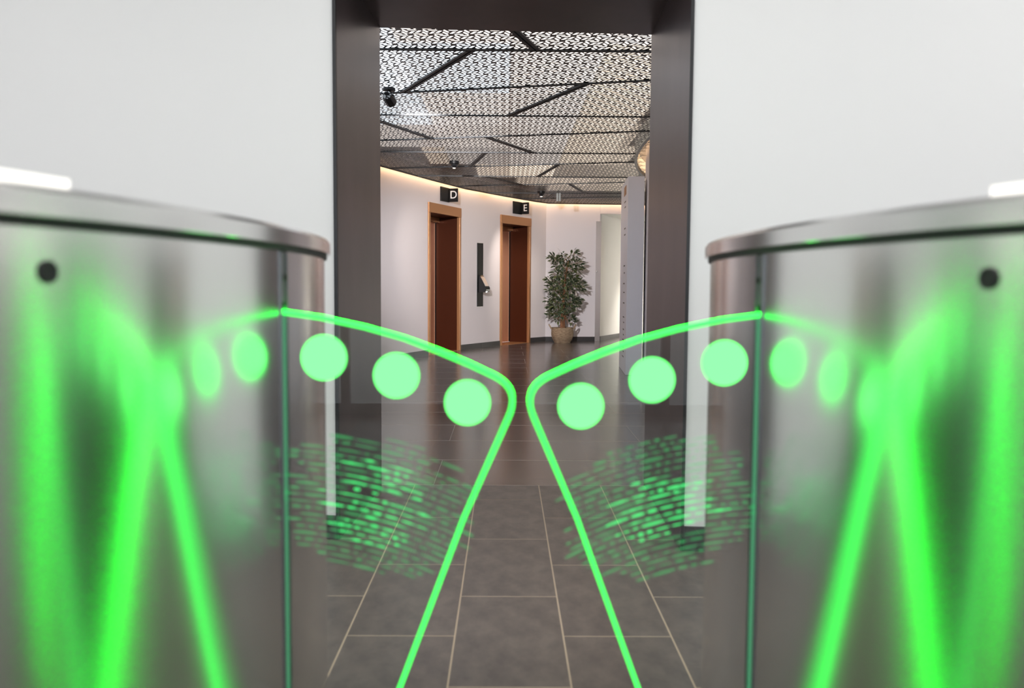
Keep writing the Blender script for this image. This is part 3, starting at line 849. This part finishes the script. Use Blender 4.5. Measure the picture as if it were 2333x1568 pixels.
def gate(side, lab, wlab):
    """local x = away from the lane centre, built for one side and mirrored with side"""
    e = empty('flap_gate', (LANE, EY, 0)); tag(e, lab, 'turnstile', 'flap gates on either side of the lane')
    X = lambda u: side * u
    # steel cabinet with a vertical slot for the wing
    pts = []
    sl = 0.011; wy = WY - EY
    for (x, y) in ellipse(EA, EB, 180):
        u = EOFF - x          # distance from lane centre (x=+EA is the lane side)
        if x > 0 and abs(y - wy) < sl + .012: continue
        pts.append((u, y))
    # insert notch in order: list runs counter-clockwise from x=+EA upward, so find the position
    xs_ = lambda y: EOFF - EA * math.sqrt(1 - (y / (EB if y > 0 else EB * NEAR)) ** 2)
    k = max(range(len(pts)), key=lambda i: i if (pts[i][0] < EOFF and pts[i][1] < wy) else -1)
    notch = [(xs_(wy - sl), wy - sl), (xs_(wy) + .06, wy - sl), (xs_(wy) + .06, wy + sl), (xs_(wy + sl), wy + sl)]
    pts = pts[:k + 1] + notch + pts[k + 1:]
    bm = bmesh.new(); add_prism(bm, [(X(u), y) for u, y in pts], 0.002, BODY_Z)
    cab = bm_obj('cabinet', bm, 'steel', e, smooth=25)
    # dark liner inside the slot and its trims
    y0, y1 = wy - sl, wy + sl; ux = xs_(wy)
    bm = bmesh.new(); a, b = sorted((X(ux + .045), X(ux + .058))); add_box(bm, a, b, y0 + .0005, y1 - .0005, .003, BODY_Z - .001); bm_obj('slot_liner', bm, 'slot', cab)
    for yy in (y0 - .0035, y1 + .0015):
        bm = bmesh.new(); a, b = sorted((X(xs_(yy) - .0022), X(xs_(yy) + .0005))); add_box(bm, a, b, yy - .0005, yy + .0025, .003, BODY_Z - .001); bm_obj('slot_trim', bm, 'slot', cab)
    a, b = sorted((X(ux - .0005), X(ux + .003)))
    bm = bmesh.new(); add_box(bm, a, b, wy - .0085, wy + .0085, .955, BODY_Z - .001); sc_ = bm_obj('slot_cover', bm, 'slot', cab)
    a, b = sorted((X(ux + .004), X(ux + .012)))
    bm = bmesh.new(); add_box(bm, a, b, wy - GT / 2 - .0035, wy - GT / 2 - .0012, .08, .938); bm_obj('slot_glow', bm, 'glow', cab)
    # screw in the cover, sensor eye in the cabinet
    def eye(name, y, z, r, parent, proud):
        u = xs_(y); nx = -(EOFF - u) / EA ** 2; ny = y / (EB * (NEAR if y < 0 else 1)) ** 2
        n = Vector((nx * side, ny, 0)).normalized()
        bm = bmesh.new(); add_lathe(bm, [(0, 0), (r, 0), (r, -.0015), (r * .86, .0012), (r * .8, -.001), (0, -.003)][0:0] + [(r, -.001), (r, .001), (r * .86, .0014), (r * .8, .0004), (0, .0002)], 28)
        o = bm_obj(name, bm, 'gasket', parent, smooth=35)
        o.location = (X(u) + n.x * proud, y, z); o.rotation_euler = n.to_track_quat('Z', 'Y').to_euler()
    eye('sensor_eye', 0.706 - EY if side < 0 else 0.730 - EY, 0.9885, .0095, cab, .0012)
    eye('screw', wy, 0.9885, .0045, cab, .0035)
    # gasket and lid
    bm = bmesh.new(); add_prism(bm, [(X(EOFF - x), y) for x, y in ellipse(EA + .005, EB + .005, 128)], BODY_Z + .0005, BODY_Z + .0075); bm_obj('gasket', bm, 'gasket', e, smooth=25)
    bm = bmesh.new()
    rings = []
    for (o_, z) in ((.0105, .008), (.011, .0085), (.011, .028), (.0075, .0325), (0.0, .034)):
        rings.append([bm.verts.new((X(EOFF - x), y, BODY_Z + z)) for x, y in ellipse(EA + o_, EB + o_, 128)])
    for r0, r1 in zip(rings[:-1], rings[1:]):
        for k in range(128):
            l = (k + 1) % 128; bm.faces.new((r0[k], r0[l], r1[l], r1[k]))
    bm.faces.new(rings[0]); bm.faces.new(rings[-1])
    bm_obj('lid', bm, 'lid_steel', e, smooth=35)
    # pale reader pad let into the near end of the lid
    py1 = -.497
    bm = bmesh.new()
    pp = []
    for (x, y) in ellipse(EA - .012, EB - .012, 200):
        if y < py1: pp.append((X(EOFF - x), y))
    add_prism(bm, pp, BODY_Z + .0342, BODY_Z + .044); bm_obj('reader_pad', bm, 'pad', e, smooth=25)
    # glass wing
    bm = bmesh.new()
    fr = [bm.verts.new((X(u), wy - GT / 2, z)) for u, z in WO]; bk = [bm.verts.new((X(u), wy + GT / 2, z)) for u, z in WO]
    n = len(WO)
    for i in range(n):
        j = (i + 1) % n; bm.faces.new((fr[i], fr[j], bk[j], bk[i]))
    bm.faces.new(fr); bm.faces.new(list(reversed(bk)))
    wing = bm_obj('wing', bm, 'glass', e); wing['label'] = wlab
    # glowing polished edge that wraps the wing from the slot over the nose and down
    path = [Vector(p) for p in WO[1:-1]]
    bm = bmesh.new(); secs = []
    for i, p in enumerate(path):
        t = (path[min(i + 1, len(path) - 1)] - path[max(i - 1, 0)]).normalized()
        nn = Vector((-t.y, t.x))
        if nn.dot(Vector((.25, .6)) - p) < 0: nn = -nn
        q = p + nn * (.0066 if 3 < i < len(path) - 3 else .0052)
        o_ = p - nn * .0006
        yy = GT / 2 + .0006
        secs.append([bm.verts.new((X(a.x), wy + s, a.y)) for a, s in ((o_, -yy + .0015), (p, -yy), (q, -yy), (q, yy), (p, yy), (o_, yy - .0015))])
    for s0, s1 in zip(secs[:-1], secs[1:]):
        for k in range(6):
            l = (k + 1) % 6; bm.faces.new((s0[k], s0[l], s1[l], s1[k]))
    bm.faces.new(secs[0]); bm.faces.new(secs[-1])
    eo = bm_obj('edge_light', bm, 'edge', wing)
    eo.data.materials.append(M['edge_face'])
    nsec = (len(secs) - 1) * 6
    for pi in range(nsec):
        if pi % 6 == 5: eo.data.polygons[pi].material_index = 1
    for (u, z) in ((.2745, .8775), (.1755, .8535), (.078, .8165)):
        bm = bmesh.new(); add_lathe(bm, [(0, -.0004), (.0308, -.0004), (.0312, 0), (.0308, .0004), (0, .0004)], 48)
        o = bm_obj('light_dot', bm, 'dot', wing); o.location = (X(u) + .004, wy - GT / 2 - .0006, z - side * .002); o.rotation_euler = (PI / 2, 0, 0)
    # glowing strips behind the sheet imitate streaks of light, arcs about the lower pivot
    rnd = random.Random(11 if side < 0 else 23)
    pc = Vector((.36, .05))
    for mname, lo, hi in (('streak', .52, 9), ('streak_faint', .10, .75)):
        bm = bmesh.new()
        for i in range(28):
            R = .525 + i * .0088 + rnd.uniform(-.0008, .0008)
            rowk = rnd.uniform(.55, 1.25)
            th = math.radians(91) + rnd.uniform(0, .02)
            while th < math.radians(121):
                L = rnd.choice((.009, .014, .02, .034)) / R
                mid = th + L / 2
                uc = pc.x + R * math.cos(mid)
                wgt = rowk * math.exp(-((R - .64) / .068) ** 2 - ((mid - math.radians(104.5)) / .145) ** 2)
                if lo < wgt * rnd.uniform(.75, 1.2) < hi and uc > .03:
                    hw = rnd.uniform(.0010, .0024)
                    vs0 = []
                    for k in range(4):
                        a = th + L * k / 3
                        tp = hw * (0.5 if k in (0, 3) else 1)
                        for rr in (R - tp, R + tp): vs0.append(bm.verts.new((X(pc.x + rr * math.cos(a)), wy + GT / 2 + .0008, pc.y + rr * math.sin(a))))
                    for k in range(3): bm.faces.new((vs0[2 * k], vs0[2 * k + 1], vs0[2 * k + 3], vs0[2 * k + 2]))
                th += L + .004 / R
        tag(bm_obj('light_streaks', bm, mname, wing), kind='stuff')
    return e
gate(-1, 'brushed steel flap gate cabinet on the left with green lit glass wing', 'clear wing with glowing green edge')
gate(1, 'brushed steel flap gate cabinet on the right with green lit glass wing', 'clear wing with glowing green edge')
